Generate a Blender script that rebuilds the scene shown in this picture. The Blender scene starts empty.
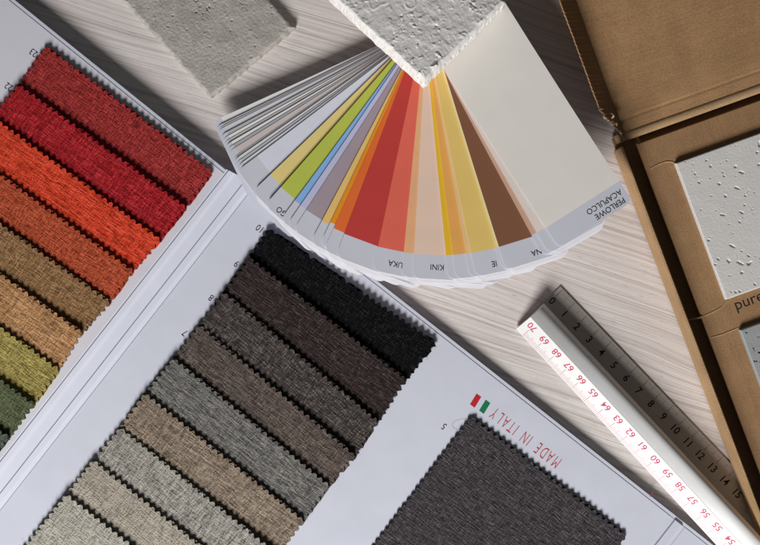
import bpy, bmesh, math, random
from mathutils import Vector, Matrix, noise

random.seed(7)
sc = bpy.context.scene
col = sc.collection
R = math.radians

# ---------------------------------------------------------------- measure
W_TABLE = 0.428                      # metres of table top across the frame
PX = W_TABLE / 760.0
H = W_TABLE * 50.0 / 36.0            # camera height


def P(x, y, z=0.0):
    k = PX * (H - z) / H
    return Vector(((x - 380.0) * k, -(y - 272.5) * k, z))


def lin(c):
    c = c / 255.0
    return c / 12.92 if c <= 0.04045 else ((c + 0.055) / 1.055) ** 2.4


def A(r, g, b, k=0.69):
    """albedo that shows as this 8-bit colour under an irradiance factor k"""
    return tuple(min(0.9, max(0.004, lin(v) / k)) for v in (r, g, b))


# ---------------------------------------------------------------- node helpers
class NT:
    def __init__(self, name):
        self.m = bpy.data.materials.new(name)
        self.m.use_nodes = True
        self.t = self.m.node_tree
        self.t.nodes.clear()
        self.out = self.t.nodes.new('ShaderNodeOutputMaterial')
        self.b = self.t.nodes.new('ShaderNodeBsdfPrincipled')
        self.t.links.new(self.b.outputs[0], self.out.inputs[0])

    def n(self, typ, **kw):
        nd = self.t.nodes.new(typ)
        for k, v in kw.items():
            if hasattr(nd, k):
                setattr(nd, k, v)
            else:
                nd.inputs[k.replace('_', ' ')].default_value = v
        return nd

    def l(self, a, b):
        self.t.links.new(a, b)

    def coord(self, scale=(1, 1, 1), rot=0.0, loc=(0, 0, 0)):
        c = self.n('ShaderNodeTexCoord')
        m = self.n('ShaderNodeMapping')
        m.inputs['Scale'].default_value = scale
        m.inputs['Rotation'].default_value = (0, 0, rot)
        m.inputs['Location'].default_value = loc
        self.l(c.outputs['Object'], m.inputs['Vector'])
        return m.outputs[0]

    def noise(self, vec, scale=1.0, detail=2.0, rough=0.5, dist=0.0):
        t = self.n('ShaderNodeTexNoise')
        t.inputs['Scale'].default_value = scale
        t.inputs['Detail'].default_value = detail
        t.inputs['Roughness'].default_value = rough
        t.inputs['Distortion'].default_value = dist
        self.l(vec, t.inputs['Vector'])
        return t.outputs['Fac']

    def ramp(self, fac, stops):
        r = self.n('ShaderNodeValToRGB')
        e = r.color_ramp.elements
        while len(e) < len(stops):
            e.new(0.5)
        for i, (p, c) in enumerate(stops):
            e[i].position = p
            if isinstance(c, (int, float)):
                c = (c, c, c)
            e[i].color = (c[0], c[1], c[2], 1)
        self.l(fac, r.inputs[0])
        return r.outputs[0]

    def math(self, op, a, b=None):
        m = self.n('ShaderNodeMath', operation=op)
        for i, v in enumerate((a, b)):
            if v is None:
                continue
            if isinstance(v, (int, float)):
                m.inputs[i].default_value = v
            else:
                self.l(v, m.inputs[i])
        return m.outputs[0]

    def mix(self, fac, a, b, blend='MIX'):
        m = self.n('ShaderNodeMix', data_type='RGBA', blend_type=blend)
        for i, v in ((0, fac), (6, a), (7, b)):
            if isinstance(v, (int, float)):
                m.inputs[i].default_value = v
            elif isinstance(v, tuple):
                m.inputs[i].default_value = (v[0], v[1], v[2], 1)
            else:
                self.l(v, m.inputs[i])
        return m.outputs[2]

    def bump(self, h, strength=0.3, dist=0.001):
        b = self.n('ShaderNodeBump')
        b.inputs['Strength'].default_value = strength
        b.inputs['Distance'].default_value = dist
        self.l(h, b.inputs['Height'])
        self.l(b.outputs[0], self.b.inputs['Normal'])

    def set(self, colr=None, rough=0.6, spec=0.3, metal=0.0):
        if colr is not None:
            if isinstance(colr, tuple):
                self.b.inputs['Base Color'].default_value = (colr[0], colr[1], colr[2], 1)
            else:
                self.l(colr, self.b.inputs['Base Color'])
        self.b.inputs['Roughness'].default_value = rough
        self.b.inputs['Specular IOR Level'].default_value = spec
        self.b.inputs['Metallic'].default_value = metal
        return self.m


def sc3(c, k):
    return tuple(min(0.95, v * k) for v in c)


def paper(name, c, rough=0.5, spec=0.3, grain=0.03, bump=0.05):
    t = NT(name)
    v = t.coord()
    n1 = t.noise(v, 90, 3, 0.6)
    n2 = t.noise(v, 2500, 2, 0.5)
    f = t.math('ADD', t.math('MULTIPLY', n1, 0.6), t.math('MULTIPLY', n2, 0.4))
    colr = t.ramp(f, [(0.3, sc3(c, 1 - grain)), (0.7, sc3(c, 1 + grain))])
    n3 = t.noise(v, 16, 2, 0.5)
    t.bump(t.math('ADD', t.math('MULTIPLY', n2, bump), t.math('MULTIPLY', n3, 9.0)), 0.35, 0.0003)
    return t.set(colr, rough, spec)


def cloth(name, c, dark=0.45, light=1.6, slub=1.0, tint=None, seed=0.0, along=0.5):
    """linen weave: warp and weft threads of uneven thickness and tone"""
    t = NT(name)
    c0 = t.coord()
    wob = t.n('ShaderNodeTexNoise')
    wob.inputs['Scale'].default_value = 120
    t.l(c0, wob.inputs['Vector'])
    off = t.n('ShaderNodeVectorMath', operation='SCALE')
    off.inputs['Scale'].default_value = 0.0016
    t.l(wob.outputs['Color'], off.inputs[0])
    ad = t.n('ShaderNodeVectorMath', operation='ADD')
    t.l(c0, ad.inputs[0]); t.l(off.outputs[0], ad.inputs[1])

    def threads(sx, sy, det=2, rough=0.55):
        m = t.n('ShaderNodeMapping')
        m.inputs['Scale'].default_value = (sx, sy, 1)
        m.inputs['Location'].default_value = (seed, seed * 2.3, seed)
        t.l(ad.outputs[0], m.inputs[0])
        return t.noise(m.outputs[0], 1.0, det, rough)
    warp = threads(170, 1250)
    weft = threads(1180, 200)
    fleck = t.noise(c0, 1500, 2, 0.65)
    sep = t.n('ShaderNodeSeparateXYZ')
    t.l(ad.outputs[0], sep.inputs[0])
    k = 2 * math.pi / 0.00125
    sx = t.math('SINE', t.math('MULTIPLY', sep.outputs[0], k))
    sy = t.math('SINE', t.math('MULTIPLY', sep.outputs[1], k * 1.1))
    chk = t.math('MULTIPLY', sx, sy)
    a = t.math('ADD', t.math('MULTIPLY', warp, 0.66 * along), t.math('MULTIPLY', weft, 0.66 * (1 - along)))
    hgt = t.math('ADD', a, t.math('MULTIPLY', fleck, 0.34))
    hgt = t.math('ADD', hgt, t.math('MULTIPLY', chk, 0.022))
    hi = tuple(min(0.9, v * light * 0.88 + 0.016 * light) for v in c) if tint is None else tint
    colr = t.ramp(hgt, [(0.40, sc3(c, dark * 0.7)), (0.47, sc3(c, 0.80)), (0.525, sc3(c, 1.12)), (0.595, hi)])
    cl = t.noise(t.coord((18, 55, 1)), 1.0, 3, 0.6)
    colr = t.mix(t.ramp(cl, [(0.42, 0.0), (0.64, 0.26)]), colr, sc3(c, 0.70), 'MIX')
    t.bump(hgt, 1.0 * slub, 0.0019)
    m = t.set(colr, 0.95, 0.05)
    t.b.inputs['Sheen Weight'].default_value = 0.05
    return m


def card_board(name, c, rot=0.0):
    t = NT(name)
    v = t.coord()
    n1 = t.noise(v, 60, 4, 0.6)
    n2 = t.noise(v, 1100, 4, 0.7)
    fl = t.noise(t.coord((40, 420, 1), rot), 1.0, 2, 0.5)
    f = t.math('ADD', t.math('ADD', t.math('MULTIPLY', n1, 0.3), t.math('MULTIPLY', n2, 0.58)),
               t.math('MULTIPLY', fl, 0.12))
    colr = t.ramp(f, [(0.36, sc3(c, 0.74)), (0.5, c), (0.64, sc3(c, 1.28))])
    sp = t.noise(v, 900, 1, 0.5)
    colr = t.mix(t.ramp(sp, [(0.70, 0.0), (0.78, 0.5)]), colr, sc3(c, 0.45))
    t.bump(t.math('ADD', t.math('MULTIPLY', n2, 0.6), t.math('MULTIPLY', fl, 0.4)), 0.4, 0.0007)
    return t.set(colr, 0.85, 0.12)


# ---------------------------------------------------------------- object helpers
def props(o, label=None, cat=None, group=None, kind=None):
    if label: o['label'] = label
    if cat: o['category'] = cat
    if group: o['group'] = group
    if kind: o['kind'] = kind
    return o


def thing(name, label, cat, loc, group=None):
    o = bpy.data.objects.new(name, None)
    o.empty_display_size = 0.01
    col.objects.link(o)
    o.location = loc
    return props(o, label, cat, group)


def obj(name, bm, mats, parent=None, origin=None, xdir=None, smooth=False, label=None):
    """bmesh in world coordinates -> one mesh object whose local x runs along xdir"""
    bmesh.ops.recalc_face_normals(bm, faces=bm.faces)
    M = Matrix.Identity(4)
    if origin is not None:
        x = Vector(xdir).normalized() if xdir is not None else Vector((1, 0, 0))
        z = Vector((0, 0, 1))
        y = z.cross(x).normalized()
        z = x.cross(y)
        M = Matrix((x, y, z)).transposed().to_4x4()
        M.translation = origin
        bm.transform(M.inverted())
    me = bpy.data.meshes.new(name)
    bm.to_mesh(me); bm.free()
    for m in (mats if isinstance(mats, (list, tuple)) else [mats]):
        me.materials.append(m)
    if smooth:
        for p in me.polygons: p.use_smooth = True
    o = bpy.data.objects.new(name, me)
    col.objects.link(o)
    if parent is not None:
        pm = parent.matrix_basis if parent.parent is None else parent.parent.matrix_basis @ parent.matrix_basis
        o.parent = parent
        o.matrix_basis = pm.inverted() @ M
    else:
        o.matrix_basis = M
    if label: o['label'] = label
    return o


def prism(bm, pts, thick, mat=0, down=Vector((0, 0, -1))):
    """top outline pts (3-D) extruded down by thick"""
    top = [bm.verts.new(p) for p in pts]
    bot = [bm.verts.new(Vector(p) + down * thick) for p in pts]
    f = bm.faces.new(top); f.material_index = mat
    g = bm.faces.new(bot[::-1]); g.material_index = mat
    n = len(pts)
    for i in range(n):
        s = bm.faces.new((top[i], bot[i], bot[(i + 1) % n], top[(i + 1) % n]))
        s.material_index = mat
    return f


def quad_box(bm, a, b, c, d, z0, z1):
    """vertical box over the quad a b c d (xy)"""
    prism(bm, [Vector((p[0], p[1], z1)) for p in (a, b, c, d)], z1 - z0)


_txt = {}


def text_mesh(s, size, fat=0.0):
    key = (s, size, fat)
    if key in _txt: return _txt[key]
    cu = bpy.data.curves.new('glyphs', 'FONT')
    cu.body = s; cu.size = size; cu.resolution_u = 3; cu.offset = fat * size
    cu.align_x = 'CENTER'; cu.align_y = 'CENTER'
    o = bpy.data.objects.new('glyphs', cu)
    col.objects.link(o)
    dg = bpy.context.evaluated_depsgraph_get()
    me = bpy.data.meshes.new_from_object(o.evaluated_get(dg))
    vs = [v.co.copy() for v in me.vertices]
    fs = [tuple(p.vertices) for p in me.polygons]
    bpy.data.objects.remove(o); bpy.data.curves.remove(cu); bpy.data.meshes.remove(me)
    if vs:
        x0 = min(v.x for v in vs); x1 = max(v.x for v in vs)
        y0 = min(v.y for v in vs); y1 = max(v.y for v in vs)
        off = Vector(((x0 + x1) / 2, (y0 + y1) / 2, 0))
        vs = [v - off for v in vs]
    _txt[key] = (vs, fs)
    return _txt[key]


def put_text(bm, s, size, origin, r, up, sx=1.0, thin=0.0, mat=0):
    vs, fs = text_mesh(s, size, thin)
    nv = [bm.verts.new(origin + r * (v.x * sx) + up * v.y) for v in vs]
    for f in fs:
        try:
            q = bm.faces.new([nv[i] for i in f]); q.material_index = mat
        except ValueError:
            pass


def idir(dx, dy):
    """image direction -> world unit vector"""
    return Vector((dx, -dy, 0)).normalized()


def upof(r):
    return Vector((-r.y, r.x, 0))


def lerp(a, b, t):
    return a + (b - a) * t


# ---------------------------------------------------------------- the table
def table():
    bm = bmesh.new()
    s = 1.3
    vs = [bm.verts.new((x, y, 0)) for x, y in ((-s, -s), (s, -s), (s, s), (-s, s))]
    bm.faces.new(vs)
    t = NT('pale_washed_oak')
    rot = R(19)
    base = t.coord((1, 1, 1), rot)
    warp = t.n('ShaderNodeTexNoise')
    warp.inputs['Scale'].default_value = 7
    warp.inputs['Detail'].default_value = 2
    st = t.coord((0.45, 1, 1), rot)
    t.l(st, warp.inputs['Vector'])
    wv = t.math('MULTIPLY', t.math('SUBTRACT', warp.outputs['Fac'], 0.5), 0.028)
    sep = t.n('ShaderNodeSeparateXYZ'); t.l(base, sep.inputs[0])
    yy = t.math('ADD', sep.outputs[1], wv)
    cmb = t.n('ShaderNodeCombineXYZ')
    t.l(sep.outputs[0], cmb.inputs[0]); t.l(yy, cmb.inputs[1])

    def stretched(sx, sy, detail, rough=0.55):
        m = t.n('ShaderNodeMapping'); m.inputs['Scale'].default_value = (sx, sy, 1)
        t.l(cmb.outputs[0], m.inputs[0])
        return t.noise(m.outputs[0], 1.0, detail, rough)
    broad = stretched(1.0, 34, 3)
    lines = stretched(2.4, 430, 2, 0.45)
    fine = stretched(9, 820, 2, 0.5)
    pores = stretched(110, 1500, 2, 0.6)
    c_hi = (0.79, 0.73, 0.705); c_mid = (0.735, 0.67, 0.645); c_lo = (0.57, 0.505, 0.48)
    k = t.ramp(lines, [(0.34, c_lo), (0.45, c_mid), (0.6, c_hi)])
    k = t.mix(t.ramp(broad, [(0.35, 0.12), (0.6, 0.0)]), k, (0.60, 0.545, 0.52))
    k = t.mix(t.ramp(fine, [(0.36, 0.42), (0.47, 0.0)]), k, (0.50, 0.43, 0.405))
    k = t.mix(t.ramp(pores, [(0.29, 0.5), (0.37, 0.0)]), k, (0.32, 0.27, 0.24))
    k = t.mix(t.ramp(t.noise(base, 6, 3), [(0.45, 0.0), (0.68, 0.2)]), k, (0.64, 0.61, 0.62))
    hgt = t.math('ADD', t.math('MULTIPLY', lines, 0.6), t.math('ADD', t.math('MULTIPLY', fine, 0.35), t.math('MULTIPLY', pores, 0.2)))
    t.bump(hgt, 0.5, 0.0008)
    m = t.set(k, 0.62, 0.25)
    o = obj('table_surface', bm, m)
    props(o, 'pale washed wood table top with fine grain under all the samples', 'table', kind='structure')


# ---------------------------------------------------------------- sample book
ZB = 0.0042          # top of the boards
ZP = 0.0045          # top of the page stuck on them
ZBL, ZPL = 0.0081, 0.0084   # the left board lies a little higher

M_COVER = paper('cool_white_board', (0.66, 0.68, 0.775), 0.45, 0.35)
M_PAGE = paper('cool_white_page', (0.67, 0.69, 0.79), 0.5, 0.3)
M_PAGE2 = paper('warm_white_page', (0.70, 0.695, 0.765), 0.5, 0.3)
M_RED = paper('red_ink', (0.50, 0.05, 0.05), 0.6, 0.2)
M_MAGENTA = paper('ruler_red_ink', (0.60, 0.055, 0.13), 0.5, 0.2)
M_INK = paper('black_ink', (0.02, 0.02, 0.025), 0.6, 0.2)
M_FLAG = paper('flag_red', (0.55, 0.025, 0.035), 0.7, 0.1)
M_GREEN = paper('green_ink', (0.01, 0.20, 0.09), 0.6, 0.2)
M_GREY = paper('grey_ink', (0.42, 0.42, 0.47), 0.6, 0.2)


def profile_band(bm, p0, along, length, across, prof, mat=0):
    """extrude a profile [(offset, z)] (top line, closed to z=.0006) along 'along'"""
    rows = []
    for t in (0, 1):
        o = p0 + along * (length * t)
        rows.append([bm.verts.new(o + across * a + Vector((0, 0, z))) for a, z in prof])
    n = len(prof)
    for i in range(n):
        j = (i + 1) % n
        bm.faces.new((rows[0][i], rows[0][j], rows[1][j], rows[1][i]))
    bm.faces.new(rows[0][::-1]); bm.faces.new(rows[1])


def zig(a, b, pitch, amp, nrm, out, jit=0.28):
    """pinked edge from a to b; teeth point along nrm"""
    L = (b - a).length
    n = max(2, int(round(L / pitch)))
    u = (b - a) / n
    for i in range(n):
        j = 1 + random.uniform(-jit, jit)
        out.append(a + u * i + nrm * (-amp * 0.5 * j))
        out.append(a + u * (i + 0.38) + nrm * (amp * 0.5 * j))
        out.append(a + u * (i + 0.62) + nrm * (amp * 0.42 * (1 + random.uniform(-jit, jit))))


PITCH, AMP = 0.0040, 0.0019


def swatch(name, parent, tl, tr, br, bl, ztop, zlow, mat, label, thick=0.0011, sag=0.0):
    """tl,tr,br,bl are image points; the tl-tr edge is the raised upper one"""
    a, b = P(*tl, ztop), P(*tr, ztop)
    c, d = P(*br, zlow), P(*bl, zlow)
    u = (b - a).normalized()
    pts = []
    up = (a - d).normalized()
    zig(a, b, PITCH, AMP, up, pts)
    zig(b, c, PITCH, AMP, u, pts)
    zig(c, d, PITCH, AMP, -up, pts)
    zig(d, a, PITCH, AMP, -u, pts)
    # a bmesh grid clipped by the outline would lose the teeth: triangulate the outline instead
    bm = bmesh.new()
    f = prism(bm, pts, thick)
    bmesh.ops.triangulate(bm, faces=[q for q in bm.faces if len(q.verts) > 4])
    rf = random.Random(int(tl[0] * 7 + tl[1] * 13))
    for q in range(46):
        p = pts[rf.randrange(len(pts))] + Vector((0, 0, -0.0004))
        ang = rf.uniform(0, 6.283); ln = rf.uniform(0.0005, 0.0016) * (2.2 if rf.random() < 0.08 else 1)
        cur = rf.uniform(-1.6, 1.6); prev = None; wd = 0.00005
        for s_ in range(4):
            g = s_ / 3
            dv = Vector((math.cos(ang + cur * g), math.sin(ang + cur * g), 0.25))
            cc = p + dv * (ln * g)
            sd = Vector((-dv.y, dv.x, 0)) * wd
            ring = [bm.verts.new(cc + sd), bm.verts.new(cc - sd), bm.verts.new(cc + Vector((0, 0, wd * 1.7)))]
            if prev:
                for e in range(3):
                    bm.faces.new((prev[e], prev[(e + 1) % 3], ring[(e + 1) % 3], ring[e]))
            prev = ring
    org = (a + b + c + d) / 4
    # soft drape
    for v in bm.verts:
        t = (v.co - a).dot(u) / max(1e-6, (b - a).length)
        e = (v.co - a).dot(-up) / max(1e-6, (a - d).length)
        n = noise.noise(Vector((v.co.x * 38, v.co.y * 38, ztop * 900)))
        v.co.z += 0.00035 * n + sag * (t - 0.5) * (1 - e)
    return obj(name, bm, mat, parent, org, (u.x, u.y, 0), label=label)


def sample_book():
    t = thing('fabric_sample_book', 'open white fabric sample book with rows of pinked cloth swatches', 'sample book', P(150, 330, 0))
    e_dir = idir(0.785, 0.615)            # along the upper right edge
    s_dir = idir(-0.617, 0.787)           # along the spine
    # left board
    def board(name, q0, q1, mat_p, inset, lo, label, ZB=ZB, ZP=ZP):
        """q0,q1 image ends of the upper right edge; the board runs down-left along s_dir"""
        L = 0.30
        a, b = P(*q0, ZB), P(*q1, ZB)
        bm = bmesh.new()
        quad_box(bm, a, b, b + s_dir * L, a + s_dir * L, 0.0002, ZB)
        bmesh.ops.bevel(bm, geom=[e for e in bm.edges], offset=0.0006, segments=2, affect='EDGES')
        o = obj(name, bm, M_COVER, t, (a + b) / 2, e_dir, label=label)
        bm = bmesh.new()
        sa, sb = lo
        u = (b - a).normalized()
        a2, b2 = a + u * sa + s_dir * inset, b - u * sb + s_dir * inset
        quad_box(bm, a2, b2, b2 + s_dir * (L - 2 * inset), a2 + s_dir * (L - 2 * inset), ZB + 0.0001, ZP)
        bmesh.ops.bevel(bm, geom=[e for e in bm.edges], offset=0.00015, segments=1, affect='EDGES')
        obj('page', bm, mat_p, o, (a2 + b2) / 2, e_dir)
        return o
    lb_ = board('left_board', (-190, -166), (227.2, 169.8), M_PAGE2, 0.0026, (0.003, 0.0001), None, ZBL, ZPL)
    rb_ = board('right_board', (255.8, 184.3), (800, 612), M_PAGE, 0.0026, (0.0001, 0.0899), None)
    # the page beyond the second crease
    a, b = P(687.5, 523.6, ZB), P(798, 610.4, ZB)
    u = (b - a).normalized()
    bm = bmesh.new()
    a2, b2 = a + s_dir * 0.0026, b + s_dir * 0.0026
    quad_box(bm, a2, b2, b2 + s_dir * 0.29, a2 + s_dir * 0.29, ZB + 0.0001, ZP)
    obj('page', bm, M_PAGE, rb_, a2, e_dir)

    # ridged strips: the spine between the boards and the crease at the right
    def ridged(name, parent, q0, q1, ridges, zlow, zflat, start, length, rise=0.0):
        a, b = P(*q0, ZB), P(*q1, ZB)
        a.z = b.z = 0
        w = (b - a).length
        ac = (b - a).normalized()
        prof = [(0, zlow), (0.00005, zflat)]
        hgt = 0.0010
        for r0, r1 in ridges:
            c0, c1 = r0 * w, r1 * w
            for k in range(6):
                q = k / 5
                prof.append((c0 + 0.00075 * q, zflat + hgt * (0.5 - 0.5 * math.cos(math.pi * q))))
            for k in range(6):
                q = k / 5
                prof.append((c1 - 0.0018 + 0.0018 * q, zflat + hgt * (0.5 + 0.5 * math.cos(math.pi * q))))
        prof.append((w - 0.00005, zflat))
        prof.append((w, zlow))
        prof = [(x, zz if i_ in (0, len(prof) - 1) else zz + rise * (1 - x / w)) for i_, (x, zz) in enumerate(prof)]
        bm = bmesh.new()
        profile_band(bm, a + s_dir * start, s_dir, length, ac, prof)
        obj(name, bm, M_PAGE, parent, a, e_dir, smooth=False)
    ridged('spine', t, (227.3, 169.9), (255.7, 184.2), [(0.06, 0.34), (0.66, 0.97)], 0.0002, ZP - 0.0002, 0.0, 0.30, ZPL - ZP)
    ridged('crease_strip', rb_, (672.2, 511.7), (687.3, 523.5), [(0.30, 0.92)], ZB + 0.0001, ZP - 0.0001, 0.0026, 0.29)

    # --- swatches, lowest numbers lying on top
    Lr = [  # tl, tr (upper edge) , colour, label
        ((46, 47), (212, 172), A(140, 45, 44), 'dark brick red fabric swatch'),
        ((18.8, 85.6), (186, 207.5), A(143, 28, 34), 'crimson red fabric swatch'),
        ((-8, 117), (160, 240), A(186, 58, 36), 'bright orange fabric swatch'),
        ((-35, 150), (133, 271.5), A(152, 66, 42), 'rust brown fabric swatch'),
        ((-62, 180), (109.5, 302.5), A(122, 92, 62), 'olive brown fabric swatch'),
        ((-88, 212), (82, 333), A(154, 115, 79), 'tan fabric swatch'),
        ((-114, 245), (58.5, 370), A(137, 124, 70), 'yellow green fabric swatch'),
        ((-140, 279), (34, 404.5), A(75, 82, 58), 'moss green fabric swatch'),
        ((-166, 312), (9, 437.5), A(70, 76, 66), 'grey green fabric swatch'),
        ((-192, 345), (-16, 470), A(72, 84, 92), 'slate fabric swatch'),
    ]
    n = len(Lr)
    for i, (tl, tr, c, lb) in enumerate(Lr):
        nx = Lr[i + 1] if i + 1 < n else (((tl[0] - 27, tl[1] + 33)), (tr[0] - 25, tr[1] + 33))
        ov = 0.38
        br = (lerp(tr[0], nx[1][0], 1 + ov * 0.35), lerp(tr[1], nx[1][1], 1 + ov * 0.35))
        bl = (lerp(tl[0], nx[0][0], 1 + ov), lerp(tl[1], nx[0][1], 1 + ov))
        ma = cloth('left_cloth', c, 0.5, 1.75, 1.0, seed=i * 3.7, along=(0.5, 0.48, 0.66, 0.5, 0.48, 0.58, 0.62, 0.46, 0.5, 0.5)[i])
        swatch('fabric_swatch', t, tl, tr, br, bl, ZPL + (0.0044 if i else 0.0026), ZPL + (0.0014 if i else 0.0012), ma, lb, sag=random.uniform(-0.0012, 0.0010) if i else 0)
    Rr = [
        ((269, 229), (436, 343), A(12, 12, 14), 'black fabric swatch', 1.5),
        ((249, 258), (406, 380), A(47, 39, 38), 'dark chocolate fabric swatch', 2.1),
        ((224, 293), (378, 422), A(62, 56, 54), 'charcoal flecked fabric swatch', 2.8),
        ((199, 326), (355, 456), A(80, 71, 66), 'brown grey fabric swatch', 1.9),
        ((173.5, 359), (329, 486), A(98, 96, 93), 'mid grey fabric swatch', 1.9),
        ((145, 394), (303.5, 521), A(120, 107, 94), 'taupe fabric swatch', 1.8),
        ((120, 428.5), (278, 555), A(136, 132, 125), 'grey and white woven fabric swatch', 1.6),
        ((93, 461), (253, 588), A(148, 141, 129), 'oatmeal fabric swatch', 1.5),
        ((66.5, 495), (228, 622), A(156, 152, 142), 'pale stone fabric swatch', 1.4),
    ]
    n = len(Rr)
    for i, (tl, tr, c, lb, li) in enumerate(Rr):
        nx = Rr[i + 1] if i + 1 < n else (((tl[0] - 36, tl[1] + 45)), (tr[0] - 36, tr[1] + 47))
        ov = 0.38
        br = (lerp(tr[0], nx[1][0], 1 + ov * 0.35), lerp(tr[1], nx[1][1], 1 + ov * 0.35))
        bl = (lerp(tl[0], nx[0][0], 1 + ov), lerp(tl[1], nx[0][1], 1 + ov))
        ma = cloth('right_cloth', c, 0.42 if i < 6 else (0.45, 0.62, 0.62)[i - 6], li if i < 7 else 1.32, 1.0, seed=i * 5.1 + 40, along=(0.5, 0.66, 0.55, 0.62, 0.70, 0.55, 0.42, 0.46, 0.46)[i])
        swatch('fabric_swatch', t, tl, tr, br, bl, ZP + (0.0044 if i else 0.0028), ZP + (0.0014 if i else 0.0012), ma, lb, sag=random.uniform(-0.0004, 0.0022) if i else 0)
    ma = cloth('big_cloth', A(64, 60, 63), 0.42, 2.2, 1.1, seed=91, along=0.62)
    swatch('fabric_swatch', t, (471.5, 417), (626, 536), (520, 678), (366, 556), ZP + 0.0018, ZP + 0.0013, ma, 'large charcoal fabric swatch')

    # --- printing on the page
    z = ZP + 0.00006
    r = idir(-0.79, -0.61); up = upof(r)
    bm = bmesh.new()
    k = PX * (H - z) / H
    a = P(560, 465.3, z); b = P(491.5, 411.2, z)
    s = 'MADE IN ITALY'
    rr = (b - a).normalized(); uu = upof(rr)
    adv = {'I': 0.55, ' ': 0.75, 'M': 1.3, 'D': 1.05, 'N': 1.1}
    tot = sum(adv.get(ch, 1.0) for ch in s)
    x = 0
    for ch in s:
        w = adv.get(ch, 1.0)
        if ch != ' ':
            put_text(bm, ch, 17.6 * k, a + rr * ((x + w / 2) / tot * (b - a).length), rr, uu, 0.50, -0.008)
        x += w
    # thin the strokes a little: the lettering in the photograph is a light face
    obj('lettering', bm, M_RED, t, a, (1, 0, 0), label='thin red lettering MADE IN ITALY')
    fl = bmesh.new()
    f_r = idir(0.80, 0.60); f_u = idir(0.52, -0.85)
    for (cx, cy), mi in (((475.6, 400.6), 0), ((484.7, 406.8), 1)):
        c = P(cx, cy, z)
        q = [c + f_r * (sx * 2.9 * k) + f_u * (sy * 6.3 * k) for sx, sy in ((-1, -1), (1, -1), (1, 1), (-1, 1))]
        f = fl.faces.new([fl.verts.new(v) for v in q]); f.material_index = mi
    obj('flag_mark', fl, [M_FLAG, M_GREEN], t, P(480, 405, z), (1, 0, 0))
    for s, px, py in (('23', 33.5, 53), ('22', 8.5, 87), ('10', 259.3, 228.5), ('9', 236.5, 264), ('8', 211, 298), ('7', 184.5, 333), ('5', 444, 426.5)):
        num = bmesh.new()
        put_text(num, s, 9.5 * k, P(px, py, z + (ZPL - ZP if s in ('23', '22') else 0)), r, up, 0.85)
        obj('number', num, M_INK, t, P(px, py, z), (1, 0, 0))
    # printed ring beside the big swatch and the small red tick on the edge
    ring = bmesh.new()
    c = P(462, 424, z); ru = idir(0.93, -0.15); rv = upof(ru)
    pts = []
    for i in range(33):
        an = math.pi * 2 * i / 32
        cx, cy = math.cos(an), math.sin(an)
        pts.append((cx * 9 + (3 if cx > 0 else -1), cy * 5.2))
    for i in range(32):
        (x0, y0), (x1, y1) = pts[i], pts[i + 1]
        q = []
        for xx, yy, s in ((x0, y0, 1), (x1, y1, 1), (x1, y1, 0.95), (x0, y0, 0.95)):
            q.append(ring.verts.new(c + ru * (xx * s * k) + rv * (yy * s * k)))
        ring.faces.new(q)
    obj('printed_ring', ring, M_GREY, t, c, (1, 0, 0))
    tick = bmesh.new()
    a = P(650.0, 496.5, ZP + 0.0001); b = P(652.8, 492.2, ZP + 0.0001)
    w = upof((b - a).normalized()) * 0.00028
    tick.faces.new([tick.verts.new(v) for v in (a - w, b - w, b + w, a + w)])
    obj('edge_tick', tick, M_RED, t, a, (1, 0, 0))


# ---------------------------------------------------------------- fan deck
M_CARD = paper('white_card', (0.675, 0.685, 0.775), 0.42, 0.35, 0.02)
M_CARD_B = paper('bright_white_card', (0.82, 0.81, 0.86), 0.42, 0.35, 0.02)
PIV = (440, 38)
CARD_T = 0.00030
FAN_TOP = [0.0]


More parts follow.
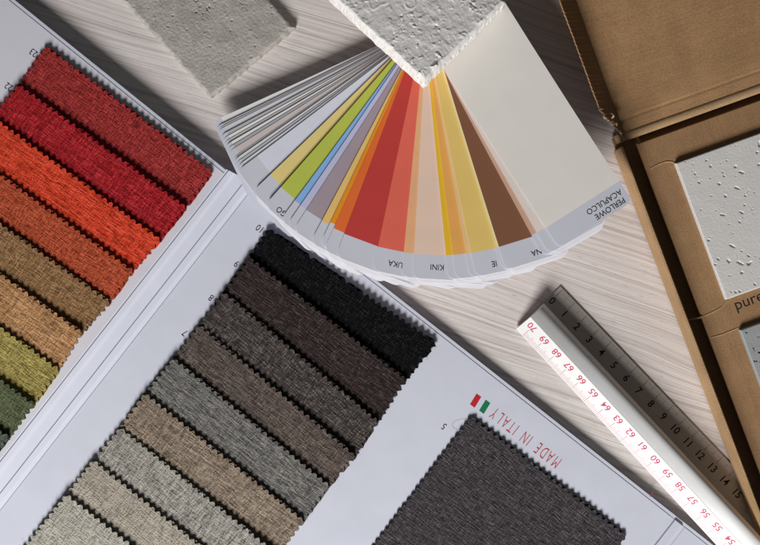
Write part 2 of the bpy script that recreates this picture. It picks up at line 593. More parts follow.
def fan_deck():
    t = thing('colour_fan_deck', 'fanned out deck of paint colour cards spread from reds to greys', 'colour chart', P(PIV[0], PIV[1], 0))
    # from the bottom of the deck (greys, left) to the top (wide pale card, right)
    # (edge point near pivot, edge point near tip, colour, name, gap before, R scale)
    G = [
        ((378, 45.0), (214.5, 121.0), (206, 207, 214), 'pale grey', 0, 1.0),
        ((378, 46.5), (215.5, 127.5), (150, 152, 156), 'mid grey', 0.45, 1.0),
        ((378.6, 47.2), (216.5, 129.6), (190, 190, 194), 'ash grey', 0, 1.0),
        ((379, 48.0), (217.5, 131.0), (214, 214, 220), 'off white', 0.1, 1.0),
        ((380, 49.5), (218.5, 137.0), (160, 160, 163), 'blue grey', 0.5, 1.0),
        ((380.5, 50.2), (219.6, 141.0), (205, 204, 206), 'chalk grey', 0.1, 1.0),
        ((381, 51), (221.0, 144.5), (186, 184, 182), 'warm grey', 0.1, 1.0),
        ((382, 52.5), (223.0, 147.0), (206, 204, 206), 'light grey', 0.55, 1.0),
        ((382.5, 53.2), (224.6, 150.5), (150, 150, 154), 'slate grey', 0.1, 1.0),
        ((383, 53.8), (226.5, 153.5), (176, 168, 166), 'pinkish grey', 0.0, 1.0),
        ((384, 54.2), (230.0, 160.5), (204, 203, 206), 'light stone', 0.0, 1.0),
        ((385, 54.6), (231.0, 162.5), (222, 222, 226), 'near white', 0.6, 1.0),
        ((386, 55.2), (232.8, 165.5), (160, 163, 168), 'steel grey', 0.1, 1.0),
        ((387, 55.8), (234.6, 168.6), (196, 198, 206), 'mist grey', 0.3, 1.0),
        ((388, 56.5), (237.0, 171.5), (205, 208, 222), 'icy white', 0.6, 1.0),
        ((391, 57.5), (258, 186.7), (198, 180, 116), 'khaki', 0.7, 1.0),
        ((393.5, 58.5), (268.0, 202.0), (160, 170, 72), 'lime green', 1.2, 1.0),
        ((397.5, 61), (285, 214), (118, 155, 214), 'sky blue', 0.5, 1.0),
        ((398.5, 62), (291, 219.3), (165, 166, 192), 'lilac', 0.35, 1.0),
        ((401, 64), (300.5, 219), (143, 129, 138), 'mauve grey', 0.0, 1.0),
        ((403.3, 66), (314, 236), (216, 166, 100), 'apricot', 0.7, 1.0),
        ((404.3, 67), (323.5, 237), (228, 124, 32), 'orange', 0.4, 0.985),
        ((405.0, 68.3), (329.0, 238.5), (196, 94, 45), 'burnt orange', 0.0, 1.0),
        ((405.8, 69.6), (339, 248), (166, 55, 51), 'brick red', 0.15, 1.0),
        ((413.5, 77.5), (375, 261), (196, 91, 76), 'coral', 0.3, 1.0),
        ((420.5, 79.5), (402.8, 262), (226, 152, 112), 'peach', 0.0, 1.0),
        ((423.6, 82), (413.6, 262), (203, 175, 158), 'beige', 0.0, 1.0),
        ((429.5, 83), (447.0, 266), (208, 160, 42), 'mustard', 0.0, 1.0),
        ((431.8, 82), (454.5, 266), (203, 146, 78), 'ochre', 0.0, 1.0),
        ((434.5, 80), (468.0, 265), (212, 168, 118), 'light apricot', 0.0, 1.0),
        ((436.0, 80), (473.5, 264), (198, 170, 98), 'straw yellow', 0.0, 1.0),
        ((443.0, 72.5), (500.5, 262), (208, 186, 132), 'cream yellow', 0.0, 1.0),
        ((444.6, 71.5), (503.5, 262), (112, 76, 56), 'chocolate brown', 0.1, 1.0),
        ((444.6, 71), (541, 253), (178, 142, 120), 'pinkish tan', 0.1, 1.0),
        ((445, 70.6), (546, 249), (199, 188, 181), 'pale sand', 0.2, 1.0),
        ((445, 70), (555.5, 243), (199, 195, 189), 'wide pale stone', 0.2, 1.0),
    ]
    words = {'lime green': 'GO', 'coral': 'UKA', 'beige': 'KINI', 'straw yellow': 'IE', 'chocolate brown': 'NA'}
    z = 0.0088
    w_px = 87.0
    mats = {}
    ends = []
    for i, (qa, qb, c, nm, gap, rs) in enumerate(G):
        # a longer blank card under this one now and then: its tip makes the scalloped rim
        extra = []
        if 15 <= i < 35:
            extra = [(random.uniform(0.3, 1.3), random.uniform(2.5, 4.5))]
            if i > 19 and i % 2: extra.append((random.uniform(1.0, 2.0), random.uniform(4.5, 8.0)))
        for kind, ang, dr in [('blank', e[0], e[1]) for e in extra] + [('card', 0, 0)]:
            z += (0.00034 if kind == 'card' else 0.00022) + (gap * 0.001 if kind == 'card' else 0)
            k = PX * (H - z) / H
            a, b = P(*qa, z), P(*qb, z)
            d = (b - a).normalized()
            if kind == 'blank':
                d = Matrix.Rotation(R(ang * 1.0), 3, 'Z') @ d   # towards the right-hand card
                d.normalize()
            nrm = Vector((d.y, -d.x, 0))       # towards the visible long edge
            if nrm.dot(Vector((-1, 0.3, 0))) < 0: nrm = -nrm
            piv = P(*PIV, z)
            off = (a - piv).dot(nrm)
            e0 = piv + nrm * off               # foot of the pivot on the long edge
            Rr = 241 * k * rs + dr * k
            back = -20 * k
            w = (w_px - (4 if kind == 'blank' else 0) - (20 if 27 <= i < len(G) - 1 else 0)) * k
            rc = 7.5 * k
            lab = (24 if i > 13 else 9) * k + dr * k
            tip = []
            # outline: start at back on long edge, go out, round, across, round, back
            def pt(s, q): return e0 + d * s - nrm * q
            thick = CARD_T if kind == 'card' else 0.0002
            if kind == 'blank': rc = 10 * k
            bm = bmesh.new()

            def bend(q):
                x = max(0.0, (q - e0).dot(d)) / 0.13
                dz = 0.0078 * x * x - 0.0065 * x
                if kind == 'blank':
                    o_ = (q - e0).dot(d) - 238 * k
                    if o_ > 0: dz -= o_ * o_ * 22 + o_ * 0.05
                return dz
            ns = 9
            st = [lerp(back, Rr - lab, q / ns) for q in range(ns + 1)]
            arc1 = [pt(Rr - rc + rc * math.sin(x), rc - rc * math.cos(x)) for x in [math.pi / 2 * q / 6 for q in range(7)]]
            arc2 = [pt(Rr - rc + rc * math.cos(x), w - rc + rc * math.sin(x)) for x in [math.pi / 2 * q / 6 for q in range(7)]]
            Lv = [bm.verts.new(pt(q, 0)) for q in st]
            Rv = [bm.verts.new(pt(q, w)) for q in st]
            Ev = [bm.verts.new(q) for q in arc1 + arc2]
            for q in range(ns):
                f = bm.faces.new((Lv[q], Lv[q + 1], Rv[q + 1], Rv[q])); f.material_index = 1 if kind == 'card' else 0
            # label end: a few cross strips so that it can follow the curve
            m_ = 7
            f = bm.faces.new([Lv[-1]] + [Ev[0]] + [Ev[-1]] + [Rv[-1]])
            for q in range(m_ - 1):
                bm.faces.new((Ev[q], Ev[q + 1], Ev[2 * m_ - 2 - q], Ev[2 * m_ - 1 - q]))
            for v in bm.verts: v.co.z += bend(v.co)
            ring = Lv + Ev + Rv[::-1]
            low = [bm.verts.new(v.co - Vector((0, 0, thick))) for v in ring]
            nl, ne = len(Lv), len(Ev)
            lowL, lowE, lowR = low[:nl], low[nl:nl + ne], low[nl + ne:][::-1]
            for q in range(ns):
                bm.faces.new((lowL[q], lowR[q], lowR[q + 1], lowL[q + 1]))
            bm.faces.new((lowL[-1], lowR[-1], lowE[-1], lowE[0]))
            for q in range(m_ - 1):
                bm.faces.new((lowE[q], lowE[2 * m_ - 1 - q], lowE[2 * m_ - 2 - q], lowE[q + 1]))
            for q in range(len(ring)):
                q2 = (q + 1) % len(ring)
                bm.faces.new((ring[q], low[q], low[q2], ring[q2]))
            if kind == 'card':
                mc = paper('card_colour', {'icy white': (0.77, 0.79, 0.90), 'near white': (0.8, 0.8, 0.84), 'off white': (0.76, 0.76, 0.82)}.get(nm, A(*c, 0.65)), 0.42, 0.3, 0.012, 0.03)
                o = obj('colour_card', bm, [M_CARD, mc], t, piv, (d.x, d.y, 0), label=nm + ' colour card')
                words_here = []
                if nm in words:
                    pos = {'lime green': (281.5, 212), 'coral': (395.3, 264.3), 'beige': (437, 267.5), 'straw yellow': (494, 264), 'chocolate brown': (536, 252.5)}[nm]
                    words_here = [(words[nm], 8.2, pos, 0.9)]
                if nm == 'wide pale stone':
                    words_here = [('PERLOWE', 8.3, (609.5, 209), 0.93), ('ACAPULCO', 8.3, (604, 202.3), 0.93)]
                    FAN_TOP[0] = z
                if words_here:
                    tm = bmesh.new()
                    uu = upof(nrm)
                    for s_, sz, pos, sx_ in words_here:
                        put_text(tm, s_, sz * k, P(*pos, z), nrm, uu, sx_)
                    for v in tm.verts: v.co.z = z + bend(v.co) + 0.00009
                    obj('lettering', tm, M_INK, o, P(*pos, z), (1, 0, 0))
            else:
                obj('blank_card', bm, M_CARD_B, t, piv, (d.x, d.y, 0))
    # the binding post that holds the cards
    bm = bmesh.new()
    c = P(*PIV, z)
    bmesh.ops.create_cone(bm, cap_ends=True, segments=24, radius1=0.0035, radius2=0.0035, depth=z + 0.0006,
                          matrix=Matrix.Translation((c.x, c.y, (z + 0.0006) / 2)))
    obj('binding_post', bm, NT('post_metal').set((0.5, 0.5, 0.5), 0.35, 0.5, 1.0), t, Vector((c.x, c.y, 0)), (1, 0, 0))


# ---------------------------------------------------------------- mineral tiles
def fbm(x, y, s, o=4, seed=0.0):
    v = 0; a = 1; t = 0
    for i in range(o):
        v += a * noise.noise(Vector((x * s, y * s, seed + i * 7.3)))
        t += a
        a *= 0.55; s *= 2.05
    return v / t


def slab(org, u, v, lu, lv, ztop, thick, res, hfun, tilt=None):
    """displaced grid over org + u*[0,lu] + v*[0,lv]; hfun(x,y,edge)->dz, plus sides and a bottom"""
    bm = bmesh.new()
    nu, nv = int(lu / res), int(lv / res)
    g = []
    for j in range(nv + 1):
        row = []
        for i in range(nu + 1):
            x, y = lu * i / nu, lv * j / nv
            e = min(x, y, lu - x, lv - y)
            # the outline wanders a little
            p = org + u * x + v * y
            dz, dx, dy = hfun(x, y, e)
            p = p + u * dx + v * dy
            p.z = ztop + dz
            row.append(bm.verts.new(p))
        g.append(row)
    for j in range(nv):
        for i in range(nu):
            bm.faces.new((g[j][i], g[j][i + 1], g[j + 1][i + 1], g[j + 1][i]))
    rim = [g[0][i] for i in range(nu + 1)] + [g[j][nu] for j in range(1, nv + 1)] + \
          [g[nv][i] for i in range(nu - 1, -1, -1)] + [g[j][0] for j in range(nv - 1, 0, -1)]
    prev = rim
    steps = 5
    for s in range(1, steps + 1):
        cur = []
        for q in rim:
            zz = lerp(q.co.z, ztop - thick, s / steps)
            jit = 0 if s == steps else min(0.00025, thick * 0.025)
            cur.append(bm.verts.new((q.co.x + noise.noise(q.co * 900 + Vector((0, 0, s * 5))) * jit * 2,
                                     q.co.y + noise.noise(q.co * 900 + Vector((9, 0, s * 5))) * jit * 2, zz)))
        for i in range(len(rim)):
            j = (i + 1) % len(rim)
            bm.faces.new((prev[i], cur[i], cur[j], prev[j]))
        prev = cur
    bm.faces.new(prev)
    if tilt:
        ax, ang, piv = tilt
        bmesh.ops.rotate(bm, cent=piv, matrix=Matrix.Rotation(ang, 3, ax), verts=bm.verts)
    return bm


def mineral(name, c, var=0.2, fine=900, bump=0.25, spots=None):
    t = NT(name)
    v = t.coord()
    n1 = t.noise(v, 45, 5, 0.65)
    n2 = t.noise(v, fine, 3, 0.6)
    f = t.math('ADD', t.math('MULTIPLY', n1, 0.55), t.math('MULTIPLY', n2, 0.45))
    k = t.ramp(f, [(0.3, sc3(c, 1 - var)), (0.5, c), (0.7, sc3(c, 1 + var * 0.6))])
    if spots:
        sp = t.noise(v, spots[0], 3, 0.6)
        k = t.mix(t.ramp(sp, [(spots[1], 0.0), (spots[1] + 0.06, 0.7)]), k, spots[2])
    t.bump(n2, bump, 0.0005)
    return t.set(k, 0.9, 0.12)


def plaster_tile():
    zt = FAN_TOP[0] + 0.0175
    c = P(424.8, 81.5, zt)
    u = idir(-88, -84); v = idir(78, -80)
    lu, lv = 0.105, 0.060

    def h(x, y, e):
        base = fbm(x, y, 60, 3, 3.1) * 0.0005
        q = fbm(x, y, 170, 4, 11.7)
        pl = max(-1, min(1, (q - 0.16) * 6)) * 0.00014
        msk = max(0.0, min(1.0, fbm(x, y, 55, 2, 30) * 4 + 0.55))
        cl = max(0.0, fbm(x, y, 300, 3, 9) - 0.20) * 0.0020 * msk
        cl += max(0.0, fbm(x, y, 170, 3, 19) - 0.26) * 0.0022
        cl -= max(0.0, fbm(x, y, 330, 2, 29) - 0.44) * 0.0030
        rid = max(0.0, 0.05 - abs(fbm(x, y, 42, 3, 41))) * 0.009 * max(0, fbm(x, y, 30, 1, 55) + 0.25)
        d = base + pl + cl + rid + fbm(x, y, 520, 3, 5) * 0.00015
        rr = 0.0017 * (1 + 0.5 * noise.noise(Vector((x * 160, y * 160, 60))))
        k = max(0.0, 1 - e / rr)
        d -= k * k * 0.0022
        jx = noise.noise(Vector((x * 220, y * 220, 71))) * 0.0005 if e < 0.004 else 0
        jy = noise.noise(Vector((x * 220, y * 220, 81))) * 0.0005 if e < 0.004 else 0
        return d, jx, jy
    bm = slab(c, u, v, lu, lv, zt, 0.0125, 0.00042, h)
    ax = Vector((1, 0, 0))
    bmesh.ops.rotate(bm, cent=c, matrix=Matrix.Rotation(R(-7.0), 3, ax), verts=bm.verts)
    m = mineral('white_plaster', (0.83, 0.805, 0.785), 0.07, 1200, 0.15)
    o = obj('plaster_tile', bm, m, None, c, u, smooth=False)
    props(o, 'white rough plaster sample tile lying on the fan of colour cards', 'sample tile')


def concrete_tile():
    zt = 0.0052
    c = P(210.5, 97.5, zt)
    u = idir(83, -69); v = idir(-88, -97)
    lu, lv = 0.0612, 0.100

    def h(x, y, e):
        d = fbm(x, y, 60, 3, 2.2) * 0.0003 + fbm(x, y, 650, 3, 12) * 0.00026
        p = fbm(x, y, 420, 3, 22)
        zone = fbm(x, y, 45, 2, 33) * 0.7 - 0.30 + (0.42 if x > 0.046 and y > 0.026 else 0)
        zone = max(zone, 0.5 - (math.hypot(x - 0.031, y - 0.041) / 0.008) * 0.5)
        if zone > 0.0:
            d -= max(0.0, p - 0.10) * 0.0042 * min(1, zone * 4)
        w = noise.voronoi(Vector((x * 260, y * 260, 4.0)))
        hs = noise.noise(w[1][0] * 2.7)
        if hs > 0.30: d += max(0.0, 0.3 - w[0][0]) * 0.0012
        elif hs < -0.25: d -= max(0.0, 0.22 - w[0][0]) * 0.0030
        w = noise.voronoi(Vector((x * 520, y * 520, 8.0)))
        if noise.noise(w[1][0] * 2.1) > 0.25: d -= max(0.0, 0.3 - w[0][0]) * 0.0012
        rr = 0.0021 * (1 + 0.8 * noise.noise(Vector((x * 150, y * 150, 60))))
        k = max(0.0, 1 - e / rr)
        d -= k * k * 0.0015
        jx = noise.noise(Vector((x * 300, y * 300, 71))) * 0.0007 if e < 0.004 else 0
        jy = noise.noise(Vector((x * 300, y * 300, 81))) * 0.0007 if e < 0.004 else 0
        return d, jx, jy
    bm = slab(c, u, v, lu, lv, zt, 0.0050, 0.00042, h)
    m = mineral('grey_concrete', (0.47, 0.44, 0.405), 0.24, 1400, 0.3, (75, 0.50, (0.37, 0.345, 0.31)))
    o = obj('concrete_tile', bm, m, None, c, u)
    props(o, 'flat grey concrete sample tile with crumbled patches on bare table', 'sample tile')


ZI = 0.0107          # top of the box insert


def pitted_tile(name, tl, u, v, lu, lv, c, seed, npit, label, mat, rmin, rmax, depth):
    zt = ZI + 0.0034
    org = P(*tl, zt)
    rnd = random.Random(seed)
    pits = []
    for i in range(npit):
        r = rmin + (rmax - rmin) * rnd.random() ** 4.5
        el = 1 + rnd.random() * 1.6 if rnd.random() < 0.35 else 1.0
        pits.append((rnd.uniform(0, lu), rnd.uniform(0, lv), r, el, rnd.uniform(0, math.pi)))
    cell = {}
    for q in pits:
        kx, ky = int(q[0] / 0.006), int(q[1] / 0.006)
        for ax in (-1, 0, 1):
            for ay in (-1, 0, 1):
                cell.setdefault((kx + ax, ky + ay), []).append(q)

    def h(x, y, e):
        d = fbm(x, y, 90, 2, seed) * 0.00012 + fbm(x, y, 700, 2, seed + 5) * 0.00007
        for (px, py, r, el, an) in cell.get((int(x / 0.006), int(y / 0.006)), ()):
            dx, dy = x - px, y - py
            a = (dx * math.cos(an) + dy * math.sin(an)) / el
            b = -dx * math.sin(an) + dy * math.cos(an)
            q = math.hypot(a, b) / r
            q *= 1 + 0.35 * noise.noise(Vector((x * 1500, y * 1500, seed)))
            if q < 1: d -= depth * min(1, (1 - q) * 2.2) * min(1, r / 0.0006)
        k = max(0.0, 1 - e / 0.0007)
        return d - k * k * 0.0005, 0, 0
    bm = slab(org, u, v, lu, lv, zt, 0.0033, 0.00034, h)
    o = obj(name, bm, mat, None, org, u)
    props(o, label, 'sample tile')


# ---------------------------------------------------------------- cardboard box
M_KRAFT = card_board('brown_cardboard', (0.35, 0.205, 0.105), R(20))
M_KRAFT_L = card_board('light_cardboard_edge', (0.45, 0.29, 0.155), R(-70))
M_KRAFT_LID = card_board('light_lifted_lid_cardboard', (0.43, 0.25, 0.125), R(0))  # same cardboard, colour lightened to make up for weaker lamp light on the lid
M_TORN = card_board('torn_paper', (0.58, 0.42, 0.27), 0)


def cardboard_box():
    t = thing('cardboard_box', 'open brown cardboard box with folded back lid holding pitted tiles', 'box', P(690, 240, 0))
    bw = idir(0.3525, 0.936)       # down along the left wall
    bu = idir(0.942, -0.335)       # along the hinge
    bu2 = Vector((-bw.y, bw.x, 0))
    z0, zw = 0.0013, 0.0206
    # left wall: line of the outer foot
    f0 = P(613, 151, z0)
    L = 0.26
    th = 0.0013
    bm = bmesh.new()
    quad_box(bm, f0, f0 + bw * L, f0 + bw * L + bu2 * th, f0 + bu2 * th, z0, zw)
    bmesh.ops.bevel(bm, geom=[e for e in bm.edges], offset=0.0005, segments=2, affect='EDGES')
    obj('wall', bm, M_KRAFT_L, t, f0, bw)
    # box bottom
    Wd = 0.24
    bm = bmesh.new()
    a = f0 + bu2 * (th + 0.0002) - bw * 0.0065
    quad_box(bm, a, a + bw * L, a + bw * L + bu * Wd, a + bu * Wd, z0, z0 + 0.0015)
    obj('bottom', bm, M_KRAFT, t, a, bw)
    # back wall whose rounded top is the lid's hinge
    zh = 0.0129
    h0 = P(621.0, 142.3, zh)
    prof = [(0, z0)]
    wdt = 0.0048
    for k in range(9):
        an = math.pi * k / 8
        prof.append((wdt / 2 - wdt / 2 * math.cos(an), zh - 0.0016 + 0.0016 * math.sin(an)))
    prof.append((wdt, z0))
    bm = bmesh.new()
    perp = upof(bu)                # away from the box, towards the lid
    o0 = Vector((h0.x, h0.y, 0))
    profile_band(bm, o0, bu, Wd, perp, prof)
    obj('hinge', bm, M_KRAFT_L, t, h0, bu)
    # insert tray
    i0 = P(636.4, 143.6, ZI)
    bm = bmesh.new()
    quad_box(bm, i0, i0 + bw * 0.24, i0 + bw * 0.24 + bu * 0.21, i0 + bu * 0.21, ZI - 0.0022, ZI)
    bmesh.ops.bevel(bm, geom=[e for e in bm.edges if abs(e.verts[0].co.z - ZI) < 1e-5 and abs(e.verts[1].co.z - ZI) < 1e-5],
                    offset=0.0007, segments=3, affect='EDGES')
    ins = obj('insert', bm, M_KRAFT, t, i0, bw)
    # fold creases that run from the recess corners to the edge
    for pts in ([(688.5, 320), (700, 317.5), (713, 312), (722, 307), (727.5, 300.5)],
                [(711, 337.5), (722, 334.5), (732, 330.5), (740.5, 327)],
                [(650, 169), (658, 164.5), (666, 161.8), (672, 162), (675, 163.5)]):
        bm = bmesh.new()
        rows = []
        for i, p in enumerate(pts):
            q = P(*p, ZI)
            nx = P(*pts[min(i + 1, len(pts) - 1)], ZI) - P(*pts[max(i - 1, 0)], ZI)
            n = upof(nx.normalized()) * 0.00055
            rows.append([bm.verts.new(q - n + Vector((0, 0, -0.0002))), bm.verts.new(q - n * 0.4 + Vector((0, 0, 0.00035))),
                         bm.verts.new(q + n * 0.4 + Vector((0, 0, 0.00035))), bm.verts.new(q + n + Vector((0, 0, -0.0002)))])
        for a_, b_ in zip(rows, rows[1:]):
            for k in range(3):
                bm.faces.new((a_[k], a_[k + 1], b_[k + 1], b_[k]))
            bm.faces.new((a_[3], a_[0], b_[0], b_[3]))
        bm.faces.new(rows[0]); bm.faces.new(rows[-1][::-1])
        obj('fold_crease', bm, M_KRAFT_L, ins, P(*pts[0], ZI), bw)
    # printed word
    bm = bmesh.new()
    k = PX * (H - ZI) / H
    rr = idir(0.935, -0.355); uu = upof(rr)
    put_text(bm, 'pure', 16.0 * k, P(750.0, 303.2, ZI + 0.00007), rr, uu, 1.03)
    obj('lettering', bm, M_INK, ins, P(748, 304, ZI), bw)

    # lid folded back: panel sloping down from the hinge
    def zl(dist): return 0.0119 - 0.010 * dist
    bm = bmesh.new()
    hl = o0 + perp * (wdt + 0.0002)
    hl.z = 0
    Ll = 0.19
    ld = idir(-0.337, -0.941)
    # top of panel with one shallow crease parallel to the hinge
    rows = []
    st = [(0.0, 0.0), (0.0075, 0.0001), (0.0088, -0.00012), (0.0101, 0.0001), (0.05, 0), (0.10, 0), (Ll, 0)]
    for s, dz in st:
        a_ = P(624.5, 136, zl(s)); a_.z = 0
        q = a_ + ld * s
        rows.append([bm.verts.new(Vector((q.x, q.y, zl(s) + dz)) + bu * xx) for xx in (0.0, 0.06, 0.12, Wd)])
    for a_, b_ in zip(rows, rows[1:]):
        for i in range(3):
            bm.faces.new((a_[i], a_[i + 1], b_[i + 1], b_[i]))
    top = list(bm.faces)
    r = bmesh.ops.extrude_face_region(bm, geom=top)
    for v in r['geom']:
        if isinstance(v, bmesh.types.BMVert): v.co.z -= 0.0022
    lid = obj('lid', bm, M_KRAFT_LID, t, hl, bu)
    # the lid's left side wall, leaning outwards, its edge torn and serrated
    bm = bmesh.new()
    outer = [(624.3, 136.3, 0.0112), (619, 130.5, 0.0145), (614, 124, 0.0175), (609.5, 121.5, 0.0185), (605.5, 116, 0.0205), (602, 111, 0.0215), (598, 103, 0.022), (593.6, 92, 0.0225),
             (577, 46, 0.0225), (560, 0, 0.0225), (541, -52, 0.0225), (523, -100, 0.022)]
    inner0 = (624.2, 135.5); inner1 = (540, -100)
    fine = []
    for i in range(len(outer) - 1):
        n = max(2, int(Vector((outer[i + 1][0] - outer[i][0], outer[i + 1][1] - outer[i][1])).length / 2.2))
        for k_ in range(n):
            q = k_ / n
            fine.append(tuple(lerp(outer[i][c], outer[i + 1][c], q) for c in range(3)))
    fine.append(outer[-1])
    N = len(fine)
    R1, R2, R3, R4 = [], [], [], []
    for i, (x, y, z) in enumerate(fine):
        rag = (random.uniform(-0.6, 0.6) + (0.9 if i % 2 else -0.2)) * (0.42 if y < 105 else 1.2)
        o_ = P(x - rag * 0.9, y + rag * 0.35, z + 0.0026)
        q = max(0.0, min(1.0, (136 - y) / 236.0))
        s = q * 0.125
        a_ = P(624.4, 136, zl(s)); a_.z = 0
        in_ = P(lerp(inner0[0], inner1[0], q), lerp(inner0[1], inner1[1], q), zl(s) + 0.0001)
        R1.append(bm.verts.new(o_)); R2.append(bm.verts.new(in_))
        offs = -bu * 0.0005 + Vector((0, 0, -0.0006))
        R3.append(bm.verts.new(o_ + offs)); R4.append(bm.verts.new(in_ + offs - Vector((0, 0, 0.001))))
    for i in range(N - 1):
        f = bm.faces.new((R1[i], R1[i + 1], R2[i + 1], R2[i]))
        f = bm.faces.new((R3[i + 1], R3[i], R4[i], R4[i + 1]))
        f = bm.faces.new((R1[i + 1], R1[i], R3[i], R3[i + 1])); f.material_index = 1
        f = bm.faces.new((R2[i], R2[i + 1], R4[i + 1], R4[i]))
    bm.faces.new((R1[0], R2[0], R4[0], R3[0])); bm.faces.new((R1[-1], R3[-1], R4[-1], R2[-1]))
    obj('lid_wall', bm, [M_KRAFT, M_KRAFT], t, P(600, 80, 0.02), bw)
    # curled paper where the corner tore
    bm = bmesh.new()
    rnd = random.Random(4)
    for (x, y, z) in ((602, 111, 0.0222), (605, 116, 0.0212), (608.5, 119.5, 0.0200), (611, 118, 0.0195), (612, 121.5, 0.0190), (616, 126, 0.0168), (620, 131.5, 0.0145)):
        for k_ in range(1):
            a0 = rnd.uniform(0, 6.28); ln = rnd.uniform(2.0, 4.0) * PX; wd = rnd.uniform(0.7, 1.6) * PX
            c = P(x + rnd.uniform(-1.4, 1.4), y + rnd.uniform(-1.4, 1.4), z + 0.0026)
            prv = None
            for s in range(6):
                q = s / 5
                dirv = Vector((math.cos(a0 + q * 2.2), math.sin(a0 + q * 2.2), 0.5 * math.sin(q * 3)))
                p = c + dirv * (ln * q)
                side = Vector((-dirv.y, dirv.x, 0.5)) * wd
                cur = [bm.verts.new(p - side), bm.verts.new(p + side), bm.verts.new(p + side - Vector((0, 0, 0.0002))), bm.verts.new(p - side - Vector((0, 0, 0.0002)))]
                if prv:
                    for e in range(4):
                        bm.faces.new((prv[e], prv[(e + 1) % 4], cur[(e + 1) % 4], cur[e]))
                prv = cur
    obj('torn_edge', bm, M_TORN, lid, P(610, 120, 0.024), bw)

    u = idir(0.942, -0.338); v = idir(0.349, 0.937)
    pitted_tile('pitted_tile', (675.6, 163.3), u, v, 0.081, 0.0800, None, 3, 430,
                'white pitted sample tile above the word pure in the cardboard box',
                mineral('white_stone', (0.70, 0.68, 0.66), 0.06, 1500, 0.10), 0.00016, 0.00098, 0.0010)
    pitted_tile('pitted_tile', (740.3, 330), u, v, 0.081, 0.0800, None, 9, 260,
                'grey tile with dark round holes below the word pure in the box',
                mineral('grey_stone', (0.36, 0.375, 0.375), 0.10, 1500, 0.15), 0.0004, 0.00155, 0.0028)


# ---------------------------------------------------------------- rulers
def steel_ruler():
    zt = 0.0011
    u = idir(175, 182.3)            # numbers grow along this
    n = upof(u)                   # towards the tick edge (upper right)
    a = P(560.5, 286.0, zt)       # end corner on the tick edge
    w = 0.0262
    L = 0.163
    t = thing('steel_ruler', 'dark flat steel ruler lying half under the white scale ruler', 'ruler', a - n * w / 2)
    bm = bmesh.new()
    quad_box(bm, a, a + u * L, a + u * L - n * w, a - n * w, 0.0001, zt)
    bmesh.ops.bevel(bm, geom=[e for e in bm.edges], offset=0.00022, segments=2, affect='EDGES')
    m = NT('brushed_steel')
    v = m.coord((60, 2500, 1))
    f = m.noise(v, 1.0, 3, 0.6)
    cl = m.ramp(f, [(0.3, (0.46, 0.42, 0.38)), (0.7, (0.60, 0.55, 0.50))])
    m.bump(f, 0.1, 0.0002)
    mt = m.set(cl, 0.45, 0.5, 0.35)
    obj('blade', bm, mt, t, a, u)
    bm = bmesh.new()
    k = PX
    z = zt + 0.00005

    def bar(s, l, wd):
        p = a + u * s; p.z = z
        q = p - n * 0.0004
        e = p - n * (0.0004 + l)
        ww = u * wd / 2
        bm.faces.new([bm.verts.new(x) for x in (q - ww, q + ww, e + ww, e - ww)])
    s0 = 0.0050 * 0.0 + 0.0035
    org = P(556, 289.5, zt)
    s0 = (P(563.5, 289.0, zt) - a).dot(u)
    for i in range(0, 151):
        s = s0 + i * 0.00999
        s = s0 + i * 0.001
        if i % 10 == 0: bar(s, 0.0052, 0.00022)
        elif i % 5 == 0: bar(s, 0.0034, 0.00016)
        else: bar(s, 0.0022, 0.00011)
    for i in range(16):
        p = a + u * (s0 + 0.0101 * i * 0.992 + (0.0004)) - n * 0.0090
        p.z = z
        put_text(bm, str(i), 0.0060, p, u, n, 0.95, 0.014)
    obj('markings', bm, M_INK, t, a, u)


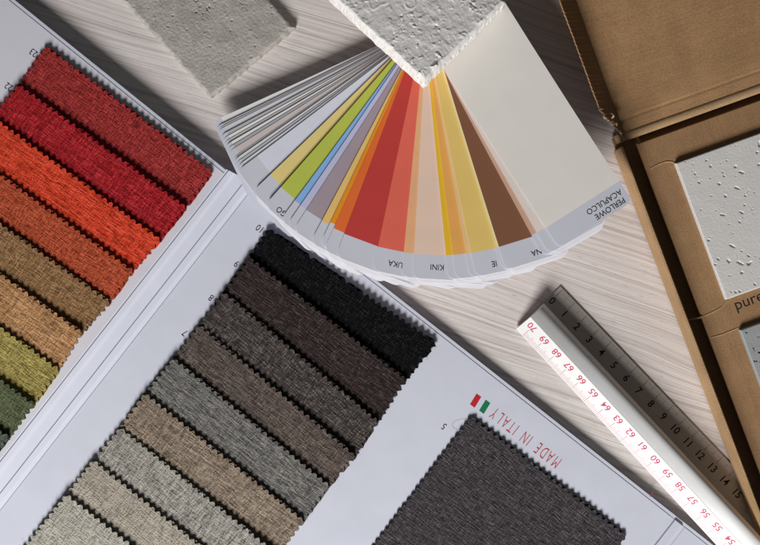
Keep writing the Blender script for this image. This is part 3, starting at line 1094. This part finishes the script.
def white_ruler():
    # flat printed face at the lower left, rolling over the ridge to the upper right
    za, zb = 0.0013, 0.0061
    a0 = P(516.0, 329.0, za + 0.001)   # lower left corner of the 70 end
    b0 = P(690.0, 516.5, zb + 0.001)
    u2 = (b0 - a0)
    Lref = u2.length
    u = u2.normalized()
    n = Vector((-u.y, u.x, 0)).normalized()      # towards the upper right
    zv = u.cross(n); zv = zv if zv.z > 0 else -zv
    t = thing('scale_ruler', 'white prism shaped scale ruler with red numbers propped on the book', 'ruler', a0 + Vector((0, 0, -0.001)))
    L = 0.33
    w = 0.0212
    prof = [(0.0003, 0.0), (0.0, 0.0010), (0.0002, 0.0017)]
    # face at about 38 degrees, then a big round, then down the far side
    fx, fz = 0.0100, 0.0072
    prof.append((fx, fz))
    c = [(0.0100, 0.0072), (0.0130, 0.0087), (0.0160, 0.0097), (0.0184, 0.0093), (0.0200, 0.0073), (0.0209, 0.0044), (0.0212, 0.0014)]
    # Catmull-Rom through the roll
    def cr(p0, p1, p2, p3, q):
        return tuple(0.5 * ((2 * p1[i]) + (-p0[i] + p2[i]) * q + (2 * p0[i] - 5 * p1[i] + 4 * p2[i] - p3[i]) * q * q + (-p0[i] + 3 * p1[i] - 3 * p2[i] + p3[i]) * q ** 3) for i in range(2))
    cc = [(0.0002, 0.0017)] + c + [(0.0212, -0.001)]
    for i in range(1, len(cc) - 2):
        for s in range(1, 5):
            prof.append(cr(cc[i - 1], cc[i], cc[i + 1], cc[i + 2], s / 4))
    prof.append((0.0209, 0.0))
    bm = bmesh.new()
    rows = []
    for q in (0, 1):
        o = a0 + u * (L * q) - zv * 0.001
        rows.append([bm.verts.new(o + n * x + zv * z) for x, z in prof])
    k = len(prof)
    for i in range(k):
        j = (i + 1) % k
        f = bm.faces.new((rows[0][i], rows[0][j], rows[1][j], rows[1][i]))
        f.smooth = 3 <= i < k - 2
    bm.faces.new(rows[0][::-1]); bm.faces.new(rows[1])
    m = NT('white_plastic')
    v = m.coord()
    f = m.noise(v, 60, 3)
    mt = m.set(m.ramp(f, [(0.3, (0.74, 0.74, 0.735)), (0.7, (0.80, 0.80, 0.795))]), 0.38, 0.4)
    obj('body', bm, mt, t, a0, u)
    # printing on the flat face
    fdir = (n * (fx - 0.0002) + zv * (fz - 0.0017)).normalized()
    fn = u.cross(fdir); fn = fn if fn.z > 0 else -fn
    fo = a0 - zv * 0.001 + n * 0.0002 + zv * 0.0017 + fn * 0.00006
    bm = bmesh.new()
    # where the 70 sits along the ruler, then one number a centimetre
    s70 = 0.0048
    r = -u; up = -fdir
    for i in range(0, 31):
        s = s70 + i * 0.00998
        num = 70 - i
        put_text(bm, str(num), 0.0053, fo + u * s + fdir * 0.0078, r, up, 1.05, 0.010)

    def bar(s, l, wd, mat=0):
        p = fo + u * s + fdir * 0.0002
        e = p + fdir * l
        ww = u * wd / 2
        f = bm.faces.new([bm.verts.new(x) for x in (p - ww, p + ww, e + ww, e - ww)])
        f.material_index = mat
    for i in range(0, 301):
        s = s70 + 0.00998 / 10 * i + 0.0003
        if i % 10 == 0: bar(s, 0.0050, 0.00022)
        elif i % 5 == 0: bar(s, 0.0037, 0.00016)
        else: bar(s, 0.0025, 0.00014)
    obj('markings', bm, M_MAGENTA, t, a0, u)
    # fine moulded line where the face meets the roll
    bm = bmesh.new()
    ln = 0.0114
    p = fo + fdir * ln
    q = p + u * L
    ww = fdir * 0.00012
    bm.faces.new([bm.verts.new(x) for x in (p - ww, q - ww, q + ww, p + ww)])
    obj('moulded_line', bm, M_GREY, t, a0, u)


table()
sample_book()
fan_deck()
plaster_tile()
concrete_tile()
cardboard_box()
steel_ruler()
white_ruler()

# ---------------------------------------------------------------- light
LIGHT_EL = R(33)
D = Vector((-0.27, -0.96, 0)).normalized()
dist = 1.55
la = bpy.data.lights.new('studio_lamp', 'AREA')
la.shape = 'DISK'
la.size = 0.58
la.energy = 30
la.color = (1.0, 0.985, 0.965)
lo = bpy.data.objects.new('studio_lamp', la)
col.objects.link(lo)
lo.location = Vector((0.0, 0.0, 0.0)) + (D * math.cos(LIGHT_EL) + Vector((0, 0, math.sin(LIGHT_EL)))) * dist
lo.rotation_euler = (-(lo.location)).to_track_quat('-Z', 'Y').to_euler()

w = bpy.data.worlds.new('World')
sc.world = w
w.use_nodes = True
bg = w.node_tree.nodes['Background']
bg.inputs[0].default_value = (0.93, 0.96, 1.0, 1)
bg.inputs[1].default_value = 0.052

# ---------------------------------------------------------------- camera
cd = bpy.data.cameras.new('camera')
cd.lens = 50; cd.sensor_width = 36; cd.sensor_fit = 'HORIZONTAL'
cd.clip_start = 0.01; cd.clip_end = 50
co = bpy.data.objects.new('camera', cd)
col.objects.link(co)
co.location = (0, 0, H)
co.rotation_euler = (0, 0, 0)
sc.camera = co

sc.view_settings.view_transform = 'Standard'
sc.view_settings.look = 'None'
sc.view_settings.gamma = 1
sc.view_settings.exposure = 0
sc.cycles.max_bounces = 6
sc.cycles.use_denoising = True
